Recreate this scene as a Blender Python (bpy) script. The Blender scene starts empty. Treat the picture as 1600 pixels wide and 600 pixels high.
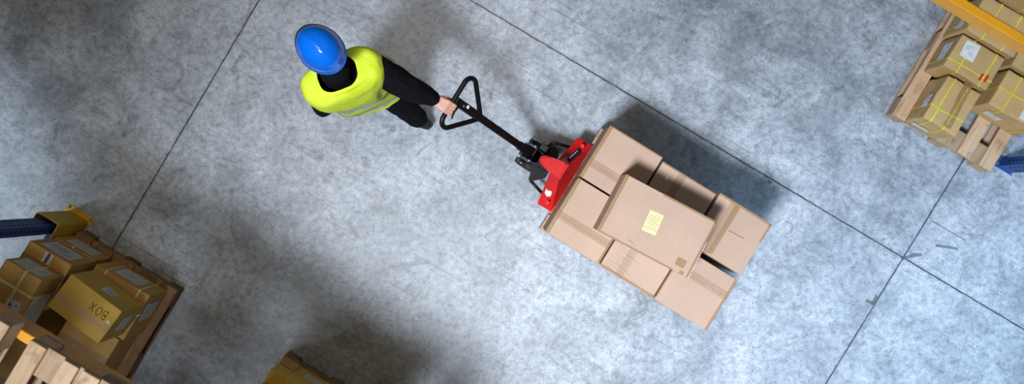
import bpy, bmesh, math, random
from mathutils import Vector, Matrix, noise
random.seed(7)
R = math.radians
scene = bpy.context.scene
COL = scene.collection
H = 6.3                    # camera height above the floor

# ------------------------------------------------------------------ frames
AISLE = R(-30.75)          # racks run along local x, aisle side is local y = 0
LOAD = R(-31.6)
AM = Matrix.Rotation(AISLE, 4, 'Z')
LM = Matrix.Translation((.906, -.222, 0)) @ Matrix.Rotation(LOAD, 4, 'Z')

# ------------------------------------------------------------------ materials
def new_mat(name):
    m = bpy.data.materials.new(name); m.use_nodes = True
    nt = m.node_tree
    return m, nt, nt.nodes['Principled BSDF']

def N(nt, kind, **kw):
    n = nt.nodes.new(kind)
    for k, v in kw.items():
        if k in n.inputs: n.inputs[k].default_value = v
        else: setattr(n, k, v)
    return n

def mixc(nt, fac, a, b, mode='MIX'):
    n = nt.nodes.new('ShaderNodeMix'); n.data_type = 'RGBA'; n.blend_type = mode
    for sock, val in ((n.inputs[0], fac), (n.inputs[6], a), (n.inputs[7], b)):
        if hasattr(val, 'is_output'): nt.links.new(val, sock)
        else: sock.default_value = val if not isinstance(val, tuple) else (*val[:3], 1)
    return n.outputs[2]

def ramp(nt, src, stops):
    n = nt.nodes.new('ShaderNodeValToRGB')
    el = n.color_ramp.elements
    while len(el) < len(stops): el.new(.5)
    for e, (p, c) in zip(el, stops):
        e.position = p; e.color = (*c, 1) if isinstance(c, tuple) else (c, c, c, 1)
    nt.links.new(src, n.inputs[0])
    return n.outputs[0]

def mth(nt, op, a, b=None, c=None):
    n = nt.nodes.new('ShaderNodeMath'); n.operation = op
    for i, v in enumerate((a, b, c)):
        if v is None: continue
        if hasattr(v, 'is_output'): nt.links.new(v, n.inputs[i])
        else: n.inputs[i].default_value = v
    return n.outputs[0]

def obj_coords(nt, scale=(1, 1, 1), rot=(0, 0, 0)):
    t = nt.nodes.new('ShaderNodeTexCoord')
    out = t.outputs['Object']
    if any(rot):                      # turn first, then stretch
        r = nt.nodes.new('ShaderNodeMapping'); r.inputs['Rotation'].default_value = rot
        nt.links.new(out, r.inputs['Vector']); out = r.outputs[0]
    mp = nt.nodes.new('ShaderNodeMapping'); mp.inputs['Scale'].default_value = scale
    nt.links.new(out, mp.inputs['Vector'])
    return mp.outputs[0]

def noise_tex(nt, vec, scale, detail=4, rough=.55, dist=0):
    n = N(nt, 'ShaderNodeTexNoise', Scale=scale, Detail=detail, Roughness=rough, Distortion=dist)
    nt.links.new(vec, n.inputs['Vector'])
    return n.outputs[0]

def add_bump(nt, b, height, strength=.2, dist=.01):
    n = N(nt, 'ShaderNodeBump', Strength=strength, Distance=dist)
    nt.links.new(height, n.inputs['Height']); nt.links.new(n.outputs[0], b.inputs['Normal'])

def plain(name, col, rough=.5, metal=0, var=.0, scale=20, bump=0, coat=0):
    m, nt, b = new_mat(name)
    b.inputs['Roughness'].default_value = rough; b.inputs['Metallic'].default_value = metal
    b.inputs['Coat Weight'].default_value = coat
    vec = obj_coords(nt); n = noise_tex(nt, vec, scale)
    dark = tuple(c * (1 - var) for c in col); lite = tuple(min(1, c * (1 + var)) for c in col)
    nt.links.new(ramp(nt, n, [(.3, dark), (.7, lite)]), b.inputs['Base Color'])
    if bump: add_bump(nt, b, n, bump, .004)
    return m

def cardboard(name, col, wear=.12, bump=.15):
    m, nt, b = new_mat(name)
    vec = obj_coords(nt)
    n1 = noise_tex(nt, vec, 5, 5); n2 = noise_tex(nt, obj_coords(nt, (160, 9, 60)), 1, 3)
    info = nt.nodes.new('ShaderNodeObjectInfo')
    c = ramp(nt, n1, [(.25, tuple(x * (1 - wear) for x in col)), (.75, tuple(x * (1 + wear) for x in col))])
    c = mixc(nt, .10, c, ramp(nt, n2, [(.35, .55), (.65, 1.0)]), 'MULTIPLY')
    v = mth(nt, 'MULTIPLY_ADD', info.outputs['Random'], .14, .93)
    hs = N(nt, 'ShaderNodeHueSaturation'); nt.links.new(c, hs.inputs['Color']); nt.links.new(v, hs.inputs['Value'])
    nt.links.new(hs.outputs[0], b.inputs['Base Color'])
    b.inputs['Roughness'].default_value = .72; b.inputs['Specular IOR Level'].default_value = .3
    add_bump(nt, b, noise_tex(nt, vec, 14, 5), bump, .01)
    return m

def wood(name, a, bcol, dirt=(.16, .11, .08)):
    m, nt, b = new_mat(name)
    info = nt.nodes.new('ShaderNodeObjectInfo')
    vec = obj_coords(nt, (1, 1, 1))
    off = nt.nodes.new('ShaderNodeVectorMath'); off.operation = 'ADD'
    nt.links.new(vec, off.inputs[0])
    cmb = nt.nodes.new('ShaderNodeCombineXYZ')
    nt.links.new(mth(nt, 'MULTIPLY', info.outputs['Random'], 37.), cmb.inputs[0])
    nt.links.new(cmb.outputs[0], off.inputs[1])
    mp = N(nt, 'ShaderNodeMapping'); mp.inputs['Scale'].default_value = (46, 5, 46)
    nt.links.new(off.outputs[0], mp.inputs['Vector'])
    g = noise_tex(nt, mp.outputs[0], 1, 5, .6, .8)
    c = ramp(nt, g, [(.28, bcol), (.5, a), (.8, tuple(min(1, x * 1.12) for x in a))])
    st = noise_tex(nt, off.outputs[0], 9, 6, .65)
    c = mixc(nt, ramp(nt, st, [(.56, 0.), (.70, .75)]), c, dirt)
    v = mth(nt, 'MULTIPLY_ADD', info.outputs['Random'], .5, .72)
    hs = N(nt, 'ShaderNodeHueSaturation'); nt.links.new(c, hs.inputs['Color']); nt.links.new(v, hs.inputs['Value'])
    nt.links.new(hs.outputs[0], b.inputs['Base Color'])
    b.inputs['Roughness'].default_value = .78
    add_bump(nt, b, g, .35, .004)
    return m

def tape_mat(name, col, alpha=.55, rough=.18):
    m, nt, b = new_mat(name)
    b.inputs['Base Color'].default_value = (*col, 1)
    b.inputs['Roughness'].default_value = rough
    b.inputs['Alpha'].default_value = alpha
    vec = obj_coords(nt)
    add_bump(nt, b, noise_tex(nt, vec, 34, 3, .5, 1.2), .3, .006)
    return m

M = {}
M['box_tan'] = cardboard('light tan cardboard', (.50, .352, .27), .06)
M['box_ochre'] = cardboard('ochre cardboard', (.58, .36, .11), .12)
M['box_olive'] = cardboard('olive cardboard', (.66, .43, .085), .12)
M['box_kraft'] = cardboard('kraft cardboard', (.54, .365, .165), .12, .35)
M['tape_brown'] = tape_mat('brown packing tape', (.46, .28, .14), .34, .3)
M['tape_clear'] = tape_mat('clear packing tape', (.56, .38, .26), .22, .10)
M['film'] = tape_mat('stretch film', (.75, .62, .5), .16, .08)
M['paper'] = plain('white label paper', (.68, .69, .70), .6, 0, .05, 30)
M['paper_yellow'] = plain('pale yellow paper', (.66, .60, .33), .6, 0, .03, 30)
M['ink'] = plain('label ink', (.10, .10, .12), .7)
M['ink_grey'] = plain('grey print', (.38, .38, .40), .7)
M['ink_faint'] = plain('faint print', (.36, .33, .18), .7)
M['marker'] = plain('black marker', (.015, .012, .01), .6)
M['strap'] = plain('yellow strapping', (.66, .60, .05), .35, 0, .08)
M['strap_pale'] = plain('pale yellow strapping', (.84, .74, .36), .4, 0, .08)
M['red_tape'] = plain('red sticker', (.62, .03, .03), .4)
M['wood'] = wood('pale pallet wood', (.50, .35, .225), (.34, .215, .125))
M['wood_dark'] = wood('brown pallet wood', (.30, .17, .085), (.16, .085, .045))
M['orange'] = plain('orange yellow beam paint', (.80, .36, .012), .45, 0, .08, 6)
M['yellow'] = plain('yellow guard paint', (.66, .40, .02), .5, 0, .15, 9)
M['blue'] = plain('blue rack paint', (.010, .07, .31), .5, 0, .18, 9)
M['hole'] = plain('dark hole', (.004, .006, .012), .9)
M['steel'] = plain('galvanised steel', (.30, .31, .33), .6, .4, .1)
M['red'] = plain('red truck paint', (.58, .012, .014), .42, 0, .08, 8)
M['red'].node_tree.nodes['Principled BSDF'].inputs['Specular IOR Level'].default_value = .35
M['black_metal'] = plain('black painted steel', (.005, .005, .006), .42, 0, .25, 12)
M['black_metal'].node_tree.nodes['Principled BSDF'].inputs['Specular IOR Level'].default_value = .3
M['black_rubber'] = plain('black rubber', (.012, .012, .013), .7)
M['grease'] = plain('greasy dark steel', (.006, .006, .007), .6, .0, .4, 30)
M['grease'].node_tree.nodes['Principled BSDF'].inputs['Specular IOR Level'].default_value = .25
M['white_plastic'] = plain('white plastic', (.75, .80, .88), .35)
M['helmet'] = plain('blue helmet plastic', (.003, .165, .82), .16, 0, .02, 5, 0, .6)
M['emblem'] = plain('white emblem', (.85, .88, .92), .3)
M['skin'] = plain('skin', (.62, .335, .255), .5, 0, .07, 30)
M['hair'] = plain('dark hair', (.02, .014, .01), .6)
M['eye_white'] = plain('eye white', (.8, .8, .8), .2)
M['iris'] = plain('brown iris', (.05, .03, .02), .2)
M['lip'] = plain('lip', (.42, .17, .14), .5)
M['jacket'] = plain('black jacket fabric', (.0065, .007, .0095), .85, 0, .25, 60, .3)
M['trousers'] = plain('black trouser fabric', (.007, .007, .0085), .85, 0, .25, 50, .3)
for k_ in ('jacket', 'trousers'): M[k_].node_tree.nodes['Principled BSDF'].inputs['Specular IOR Level'].default_value = .08
M['shoe'] = plain('black shoe leather', (.018, .017, .018), .55, 0, .2, 40)
M['sole'] = plain('shoe sole', (.045, .045, .047), .8)
M['silver'] = plain('silver reflective tape', (.36, .40, .44), .3, .35, .1)

def hi_vis():
    m, nt, b = new_mat('fluorescent yellow fabric')
    vec = obj_coords(nt)
    n = noise_tex(nt, vec, 12, 4)
    nt.links.new(ramp(nt, n, [(.3, (.64, .82, .012)), (.7, (.78, .94, .07))]), b.inputs['Base Color'])
    b.inputs['Roughness'].default_value = .7
    add_bump(nt, b, noise_tex(nt, vec, 9, 3, .5, .6), .4, .03)
    return m
M['vest'] = hi_vis()

def floor_mat():
    m, nt, b = new_mat('power-floated concrete')
    vec = obj_coords(nt)
    big = noise_tex(nt, vec, .9, 5, .6, .4)
    mid = noise_tex(nt, vec, 3.4, 9, .72, .5)
    fine = noise_tex(nt, vec, 24, 6, .72, .3)
    c = ramp(nt, mth(nt, 'MULTIPLY_ADD', big, .45, mth(nt, 'MULTIPLY', mid, .55)),
             [(.34, (.180, .204, .240)), (.44, (.280, .315, .368)), (.52, (.385, .430, .500)), (.61, (.51, .562, .645))])
    c = mixc(nt, .8, c, ramp(nt, fine, [(.28, .36), (.45, .80), (.57, 1.06), (.75, 1.34)]), 'MULTIPLY')
    grain = noise_tex(nt, vec, 140, 3, .6)
    c = mixc(nt, .5, c, ramp(nt, grain, [(.3, .6), (.5, 1.), (.7, 1.25)]), 'MULTIPLY')
    # fine trowel and drag scratches along the slab directions
    for ang, sc, lo, hi, k in ((30.7, (1.3, 60, 1), .60, .70, .50), (33, (.9, 26, 1), .64, .76, .45), (-58, (1.8, 70, 1), .66, .74, .40)):
        st = noise_tex(nt, obj_coords(nt, sc, (0, 0, R(ang))), 1.0, 4, .6, .25)
        c = mixc(nt, ramp(nt, st, [(lo, 0.), (hi, k)]), c, (.085, .088, .10))
    # pits and specks
    sp = noise_tex(nt, vec, 80, 2, .5)
    gate = noise_tex(nt, vec, 3.3, 4, .6)
    f = mth(nt, 'MULTIPLY', ramp(nt, sp, [(.63, 0.), (.69, .85)]), ramp(nt, gate, [(.40, .15), (.60, 1.)]))
    c = mixc(nt, f, c, (.045, .045, .05))
    # blotchy dark stains
    bl = noise_tex(nt, vec, 4.6, 8, .75, 1.0)
    c = mixc(nt, ramp(nt, bl, [(.55, 0.), (.68, .68)]), c, (.115, .12, .135))
    bl2 = noise_tex(nt, vec, 11, 6, .7, 2.0)
    c = mixc(nt, ramp(nt, bl2, [(.63, 0.), (.70, .6)]), c, (.07, .07, .078))
    # saw-cut joints
    sx = nt.nodes.new('ShaderNodeSeparateXYZ'); nt.links.new(vec, sx.inputs[0])
    wob = mth(nt, 'MULTIPLY_ADD', noise_tex(nt, vec, 18, 3), .012, -.006)
    for (p, q) in (((405, 0), (175, 390)), ((735, 0), (1600, 515)), ((1505, 250), (1290, 600))):
        p = Vector(((p[0] - 800) / 222.2, (300 - p[1]) / 222.2)); q = Vector(((q[0] - 800) / 222.2, (300 - q[1]) / 222.2))
        d = (q - p).normalized(); n = Vector((-d.y, d.x))
        dist = mth(nt, 'ABSOLUTE', mth(nt, 'ADD', mth(nt, 'ADD', mth(nt, 'MULTIPLY', sx.outputs[0], n.x), mth(nt, 'MULTIPLY', sx.outputs[1], n.y)),
                   mth(nt, 'ADD', wob, -n.dot(p))))
        halo = ramp(nt, mth(nt, 'MULTIPLY', dist, 14.), [(.0, .28), (.35, 0.)])
        c = mixc(nt, mth(nt, 'MULTIPLY', halo, mid), c, (.06, .06, .065))
        chip = mth(nt, 'MULTIPLY_ADD', noise_tex(nt, vec, 9, 4, .7), .009, .0006)
        line = mth(nt, 'LESS_THAN', dist, chip)
        c = mixc(nt, mth(nt, 'MULTIPLY', line, .9), c, (.022, .02, .022))
    # short chalk-dark dash next to the joint crossing, and chipped spots on the joints
    for (p, q, hw) in (((1456, 345), (1509, 376), .004), ((1199, 283), (1206, 287), .014), ((1352, 470), (1368, 474), .012), ((1363, 477), (1371, 462), .016), ((1462, 383), (1496, 389), .010), ((1408, 404), (1440, 397), .012)):
        p = Vector(((p[0] - 800) / 222.2, (300 - p[1]) / 222.2)); q = Vector(((q[0] - 800) / 222.2, (300 - q[1]) / 222.2))
        d = (q - p).normalized(); n = Vector((-d.y, d.x)); mid_ = (p + q) / 2; hl_ = (q - p).length / 2
        along = mth(nt, 'ABSOLUTE', mth(nt, 'ADD', mth(nt, 'ADD', mth(nt, 'MULTIPLY', sx.outputs[0], d.x), mth(nt, 'MULTIPLY', sx.outputs[1], d.y)), -d.dot(mid_)))
        acr = mth(nt, 'ABSOLUTE', mth(nt, 'ADD', mth(nt, 'ADD', mth(nt, 'MULTIPLY', sx.outputs[0], n.x), mth(nt, 'MULTIPLY', sx.outputs[1], n.y)), -n.dot(mid_)))
        k = mth(nt, 'MULTIPLY', mth(nt, 'LESS_THAN', along, hl_), mth(nt, 'LESS_THAN', acr, mth(nt, 'MULTIPLY', bl2, hw * 2)))
        c = mixc(nt, mth(nt, 'MULTIPLY', k, .7), c, (.05, .05, .055))
    nt.links.new(c, b.inputs['Base Color'])
    nt.links.new(ramp(nt, mid, [(.3, .36), (.7, .56)]), b.inputs['Roughness'])
    b.inputs['Specular IOR Level'].default_value = .5
    add_bump(nt, b, mid, .12, .02)
    return m
M['floor'] = floor_mat()

# ------------------------------------------------------------------ mesh helpers
def link(name, bm, mats, parent=None, smooth=False):
    me = bpy.data.meshes.new(name)
    bmesh.ops.recalc_face_normals(bm, faces=bm.faces[:])
    bm.to_mesh(me); bm.free()
    for m in (mats if isinstance(mats, (list, tuple)) else [mats]): me.materials.append(M[m])
    if smooth:
        for p in me.polygons: p.use_smooth = True
    o = bpy.data.objects.new(name, me); COL.objects.link(o)
    if parent is not None: o.parent = parent
    return o

def thing(name, label, cat, mat=None, group=None):
    o = bpy.data.objects.new(name, None); COL.objects.link(o)
    o.empty_display_size = .1
    if mat is not None: o.matrix_world = mat
    o['label'] = label; o['category'] = cat
    if group: o['group'] = group
    return o

def frame(base, x, y, z, rot=0):
    return base @ Matrix.Translation((x, y, z)) @ Matrix.Rotation(R(rot), 4, 'Z')

def add_box(bm, lo, hi, bev=0, seg=2, mat=None, mi=0):
    r = bmesh.ops.create_cube(bm, size=1)
    vs = r['verts']
    c = [(a + b) / 2 for a, b in zip(lo, hi)]; s = [b - a for a, b in zip(lo, hi)]
    for v in vs:
        v.co = Vector((c[i] + v.co[i] * s[i] for i in range(3)))
    fs = set(f for v in vs for f in v.link_faces)
    if bev:
        es = set(e for v in vs for e in v.link_edges)
        rr = bmesh.ops.bevel(bm, geom=list(es), offset=bev, segments=seg, affect='EDGES', profile=.6)
        fs = set(f for f in rr['faces']) | set(f for f in fs if f.is_valid)
        vs = list(set(v for f in fs for v in f.verts))
    for f in fs:
        if f.is_valid: f.material_index = mi
    if mat is not None:
        for v in vs: v.co = mat @ v.co
    return vs

def basis(d):
    d = d.normalized()
    up = Vector((0, 0, 1)) if abs(d.z) < .95 else Vector((1, 0, 0))
    a = d.cross(up).normalized(); b = a.cross(d).normalized()
    return a, b

def add_tube(bm, pts, rad, seg=12, closed=False, cap=True, mi=0):
    pts = [Vector(p) for p in pts]; n = len(pts)
    rads = rad if isinstance(rad, (list, tuple)) else [rad] * n
    rings = []; prev = None
    for i, p in enumerate(pts):
        if closed: d = pts[(i + 1) % n] - pts[i - 1]
        else: d = pts[min(i + 1, n - 1)] - pts[max(i - 1, 0)]
        d.normalize()
        if prev is None: a, b = basis(d)
        else:
            a = (prev - d * prev.dot(d)).normalized(); b = a.cross(d)
        prev = a
        rings.append([bm.verts.new(p + rads[i] * (math.cos(t) * a + math.sin(t) * b)) for t in (2 * math.pi * k / seg for k in range(seg))])
    m = n if closed else n - 1
    for i in range(m):
        A, B = rings[i], rings[(i + 1) % n]
        off = 0
        if closed and i == n - 1:
            off = min(range(seg), key=lambda k: (A[0].co - B[k].co).length)
        for k in range(seg):
            f = bm.faces.new((A[k], A[(k + 1) % seg], B[(k + 1 + off) % seg], B[(k + off) % seg])); f.smooth = True; f.material_index = mi
    if cap and not closed:
        bm.faces.new(rings[0][::-1]).material_index = mi; bm.faces.new(rings[-1]).material_index = mi
    return rings

def add_cyl(bm, p, q, r, seg=20, mi=0): return add_tube(bm, [p, q], r, seg, mi=mi)

def add_prism(bm, poly, z0, z1, mi=0, mat=None):
    a = [bm.verts.new((x, y, z0)) for x, y in poly]; b = [bm.verts.new((x, y, z1)) for x, y in poly]
    fs = [bm.faces.new(a[::-1]), bm.faces.new(b)]
    n = len(poly)
    for i in range(n): fs.append(bm.faces.new((a[i], a[(i + 1) % n], b[(i + 1) % n], b[i])))
    for f in fs: f.material_index = mi
    if mat is not None:
        for v in a + b: v.co = mat @ v.co

def add_ball(bm, c, r, scale=(1, 1, 1), rot=None, u=20, v=14, mi=0):
    rr = bmesh.ops.create_uvsphere(bm, u_segments=u, v_segments=v, radius=1)
    mt = Matrix.Translation(c) @ (rot.to_4x4() if rot else Matrix.Identity(4)) @ Matrix.Diagonal((r * scale[0], r * scale[1], r * scale[2], 1))
    for w in rr['verts']: w.co = mt @ w.co
    for f in set(f for w in rr['verts'] for f in w.link_faces): f.smooth = True; f.material_index = mi

def add_cone(bm, p, q, r0, r1, seg=16):
    """tapered limb with round ends, used before a voxel remesh"""
    p, q = Vector(p), Vector(q)
    add_tube(bm, [p, q], [r0, r1], seg)
    add_ball(bm, p, r0, u=seg, v=10); add_ball(bm, q, r1, u=seg, v=10)

def remeshed(name, bm, mat, parent, voxel=.006, smooth_it=6, disp=0, dscale=.1, thick=0):
    me = bpy.data.meshes.new(name + '_rough'); bmesh.ops.recalc_face_normals(bm, faces=bm.faces[:]); bm.to_mesh(me); bm.free()
    o = bpy.data.objects.new(name, me); COL.objects.link(o)
    md = o.modifiers.new('r', 'REMESH'); md.mode = 'VOXEL'; md.voxel_size = voxel; md.use_smooth_shade = True
    sm = o.modifiers.new('s', 'SMOOTH'); sm.factor = .5; sm.iterations = smooth_it
    if disp:
        tx = bpy.data.textures.new(name, 'CLOUDS'); tx.noise_scale = dscale; tx.noise_depth = 2
        dm = o.modifiers.new('d', 'DISPLACE'); dm.texture = tx; dm.strength = disp; dm.mid_level = .5
    dg = bpy.context.evaluated_depsgraph_get()
    m2 = bpy.data.meshes.new_from_object(o.evaluated_get(dg))
    bpy.data.objects.remove(o); bpy.data.meshes.remove(me)
    m2.name = name; m2.materials.clear(); m2.materials.append(M[mat])
    for p in m2.polygons: p.use_smooth = True
    o = bpy.data.objects.new(name, m2); COL.objects.link(o); o.parent = parent
    return o

# ------------------------------------------------------------------ cartons
FACES = {'top': lambda s: Matrix.Translation((0, 0, s[2])),
         'front': lambda s: Matrix.Translation((0, s[1] / 2, s[2] / 2)) @ Matrix(((-1, 0, 0, 0), (0, 0, 1, 0), (0, 1, 0, 0), (0, 0, 0, 1))),
         'back': lambda s: Matrix.Translation((0, -s[1] / 2, s[2] / 2)) @ Matrix(((1, 0, 0, 0), (0, 0, -1, 0), (0, 1, 0, 0), (0, 0, 0, 1))),
         'right': lambda s: Matrix.Translation((s[0] / 2, 0, s[2] / 2)) @ Matrix(((0, 0, 1, 0), (1, 0, 0, 0), (0, 1, 0, 0), (0, 0, 0, 1))),
         'left': lambda s: Matrix.Translation((-s[0] / 2, 0, s[2] / 2)) @ Matrix(((0, 0, -1, 0), (-1, 0, 0, 0), (0, 1, 0, 0), (0, 0, 0, 1)))}

def crumple(bm, t, cut=0):
    """push a battered carton, and what is stuck on it, in and out together"""
    rough = t['rough']
    if not rough: return
    if cut:
        for _ in range(4):
            es = [e for e in bm.edges if e.calc_length() > cut]
            if not es: break
            bmesh.ops.subdivide_edges(bm, edges=es, cuts=1, use_grid_fill=True)
    sd = Vector(t['crumple']); Hh = t['size'][2]
    for v in bm.verts:
        k = max(0, min(1, v.co.z / (Hh * .35)))
        v.co += (noise.noise_vector(v.co * 7 + sd) * rough + noise.noise_vector(v.co * 19 + sd) * rough * .5) * k

def carton(label, size, at, mat, seam=None, tape='tape_clear', group=None, rough=0, flap=.004, name='cardboard_box', bev=.005, cap=True):
    """size, at = matrix of the base centre, seam = ('x'|'y', offset): the line where the two top flaps meet"""
    t = thing(name, label, 'box', at, group)
    t['size'] = size; t['rough'] = float(rough)
    L, W, Hh = size
    bm = bmesh.new()
    top = Hh - (flap if seam else 0)
    add_box(bm, (-L / 2, -W / 2, 0), (L / 2, W / 2, top), bev)
    if rough:
        bmesh.ops.subdivide_edges(bm, edges=[e for e in bm.edges if e.calc_length() > .08], cuts=9, use_grid_fill=True)
        t['crumple'] = (random.uniform(0, 50), random.uniform(0, 50), 0.)
        crumple(bm, t)
    link('carton_body', bm, mat, t, smooth=bool(rough))
    if seam:
        ax, o = seam; g = .003
        halves = [((-L / 2, -W / 2), (L / 2, o - g)), ((-L / 2, o + g), (L / 2, W / 2))] if ax == 'x' else [((-L / 2, -W / 2), (o - g, W / 2)), ((o + g, -W / 2), (L / 2, W / 2))]
        for lo, hi in halves:
            bm = bmesh.new(); e = .001
            add_box(bm, (lo[0] + e, lo[1] + e, top + .0002), (hi[0] - e, hi[1] - e, Hh), .0018, 2)
            link('flap', bm, mat, t)
        if tape:
            bm = bmesh.new(); w = .026
            dn = .055
            if ax == 'x':
                add_box(bm, (-L / 2 - .001, o - w, Hh + .0004), (L / 2 + .001, o + w, Hh + .0012))
                for sx in (-1, 1): add_box(bm, (sx * (L / 2 + .001) - .0005, o - w, Hh - dn), (sx * (L / 2 + .001) + .0005, o + w, Hh + .0012))
            else:
                add_box(bm, (o - w, -W / 2 - .001, Hh + .0004), (o + w, W / 2 + .001, Hh + .0012))
                for sy in (-1, 1): add_box(bm, (o - w, sy * (W / 2 + .001) - .0005, Hh - dn), (o + w, sy * (W / 2 + .001) + .0005, Hh + .0012))
            link('packing_tape', bm, tape, t)
    return t

def edge_tape(t, side, a=None, b=None, w=.022, mat='tape_brown'):
    """tape folded over a top edge"""
    L, W, Hh = t['size']; bm = bmesh.new(); e = .0014
    if side in ('left', 'right'):
        s = -1 if side == 'left' else 1
        a = -W / 2 if a is None else a; b = W / 2 if b is None else b
        x = s * L / 2
        add_box(bm, (min(x, x - s * w), a, Hh + .0013), (max(x, x - s * w) , b, Hh + .0021))
        add_box(bm, (min(x + s * e, x + s * .0005), a, Hh - w), (max(x + s * e, x + s * .0005), b, Hh + .0021))
    else:
        s = -1 if side == 'back' else 1
        a = -L / 2 if a is None else a; b = L / 2 if b is None else b
        y = s * W / 2
        add_box(bm, (a, min(y, y - s * w), Hh + .0013), (b, max(y, y - s * w), Hh + .0021))
        add_box(bm, (a, min(y + s * e, y + s * .0005), Hh - w), (b, max(y + s * e, y + s * .0005), Hh + .0021))
    return link('edge_tape', bm, mat, t)

def patch(t, face, x, y, w, h, mat, rot=0, lift=.0022, name='tape_patch', label=None):
    bm = bmesh.new()
    mt = FACES[face](t['size']) @ Matrix.Translation((x, y, lift)) @ Matrix.Rotation(R(rot), 4, 'Z')
    add_box(bm, (-w / 2, -h / 2, -.0004), (w / 2, h / 2, .0004), 0, 2, mt)
    crumple(bm, t, .03)
    o = link(name, bm, mat, t)
    if label: o['label'] = label
    return o

def paper_label(t, face, x, y, w, h, rot=0, style='form', lift=.0022, paper='paper', label='white shipping label', ink='ink_grey'):
    bm = bmesh.new()
    mt = FACES[face](t['size']) @ Matrix.Translation((x, y, lift)) @ Matrix.Rotation(R(rot), 4, 'Z')
    add_box(bm, (-w / 2, -h / 2, -.0005), (w / 2, h / 2, .0005), 0, 2, mt)
    def ln(x0, y0, x1, y1): add_box(bm, (x0 * w / 2, y0 * h / 2, .0006), (x1 * w / 2, y1 * h / 2, .0009), 0, 2, mt, 1)
    rnd = random.Random(int(abs(x * 991 + y * 313 + w * 77) * 1000))
    if style == 'form':
        y0 = .72
        while y0 > -.8:
            x0 = -.85
            while x0 < .6:
                l = rnd.uniform(.12, .5)
                if rnd.random() < .75: ln(x0, y0, min(.86, x0 + l), y0 + .055)
                x0 += l + .09
            y0 -= .19
    elif style == 'bars':
        x0 = -.3
        while x0 < .75:
            l = rnd.uniform(.015, .05); ln(x0, -.6, x0 + l, .2); x0 += l + rnd.uniform(.02, .05)
        ln(-.85, .5, .5, .62); ln(-.85, .3, .1, .4); ln(-.85, -.5, -.45, -.3); ln(-.85, 0., -.5, .12)
    elif style == 'sparse':
        ln(-.7, .35, .2, .46); ln(-.7, .1, -.1, .2); ln(-.1, -.3, .6, -.2); ln(.05, -.5, .6, -.42)
    elif style == 'marks':
        ln(-.6, .1, -.2, .45); ln(-.75, .5, -.35, .7); ln(-.3, -.15, -.1, .0); ln(.1, -.4, .65, -.32); ln(.1, -.58, .5, -.5); ln(.35, .3, .6, .5)
    crumple(bm, t, .03)
    o = link('shipping_label', bm, [paper, ink], t)
    if label: o['label'] = label
    return o

def strap(t, axis, pos, mat='strap', w=.011, lift=.0032, bow=0):
    """plastic strap drawn tight round the carton at x = pos (axis x) or y = pos (axis y)"""
    L, W, Hh = t['size']; bm = bmesh.new()
    half = (W if axis == 'x' else L) / 2 + lift; top = Hh + lift; r = .009; lo = .0006
    path = []
    for cx, cz, a0 in ((half - r, top - r, 0), (-half + r, top - r, 90), (-half + r, lo + r, 180), (half - r, lo + r, 270)):
        for k in range(5):
            a = R(a0 + 90 * k / 4); path.append((cx + r * math.cos(a), cz + r * math.sin(a)))
    n = len(path); th = .0012; rings = []
    for (s, z) in path:
        d = Vector((s, z - Hh / 2)).normalized()
        ring = []
        for (o, k) in ((-w / 2, 0), (w / 2, 0), (w / 2, 1), (-w / 2, 1)):
            q = pos + o + (bow * math.sin(s * 9) if bow else 0); ss = s + d.x * th * k; zz = z + d.y * th * k
            ring.append(bm.verts.new((q, ss, zz) if axis == 'x' else (ss, q, zz)))
        rings.append(ring)
    for i in range(n):
        A, B = rings[i], rings[(i + 1) % n]
        for k in range(4): bm.faces.new((A[k], A[(k + 1) % 4], B[(k + 1) % 4], B[k]))
    crumple(bm, t, .03)
    return link('strap', bm, mat, t)

def marker_strokes(t, face, x, y, size, rot, strokes, name='marker_writing', w=.0035, label='black marker writing BOX', lift=.003):
    bm = bmesh.new()
    mt = FACES[face](t['size']) @ Matrix.Translation((x, y, lift)) @ Matrix.Rotation(R(rot), 4, 'Z')
    for st in strokes:
        add_tube(bm, [mt @ Vector((a * size, b * size, 0)) for a, b in st], w / 2, 6)
    o = link(name, bm, 'marker', t, True)
    if label: o['label'] = label
    return o

# ------------------------------------------------------------------ pallets
def pallet(label, at, mat='wood', boards=None, group=None, wid=.8, dep=1.2):
    """deck boards run along local y; base centre at the front-left corner offset given by the matrix"""
    t = thing('wooden_pallet', label, 'pallet', at, group)
    x0, x1 = -wid / 2, wid / 2; y0, y1 = -dep / 2, dep / 2
    def bd(name, lo, hi):
        bm = bmesh.new(); add_box(bm, lo, hi, .003, 1)
        for v in bm.verts: v.co += noise.noise_vector(v.co * 9 + Vector((lo[0] * 5, lo[1] * 7, at[0][3] * 3))) * .0012
        return link(name, bm, mat, t)
    cx = (x0 + .05, 0, x1 - .05); cy = (y0 + .0725, 0, y1 - .0725)
    for x in cx: bd('runner', (x - .05, y0, 0), (x + .05, y1, .022))
    for x in cx:
        for y in cy: bd('block', (x - .05, y - .0725, .022), (x + .05, y + .0725, .1))
    for y in cy: bd('stringer', (x0, y - .0725, .1), (x1, y + .0725, .122))
    for a, b in (boards or [(x0 + k * .17, x0 + k * .17 + .12) for k in range(5)]):
        j = random.uniform(-.004, .004)
        bd('deck_board', (a, y0 + j, .122), (b, y1 + j, .144))
    return t

# ------------------------------------------------------------------ setting
bm = bmesh.new(); add_box(bm, (-9, -8, -.2), (9, 8, 0))
fl = link('floor', bm, 'floor'); fl['kind'] = 'structure'

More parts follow.
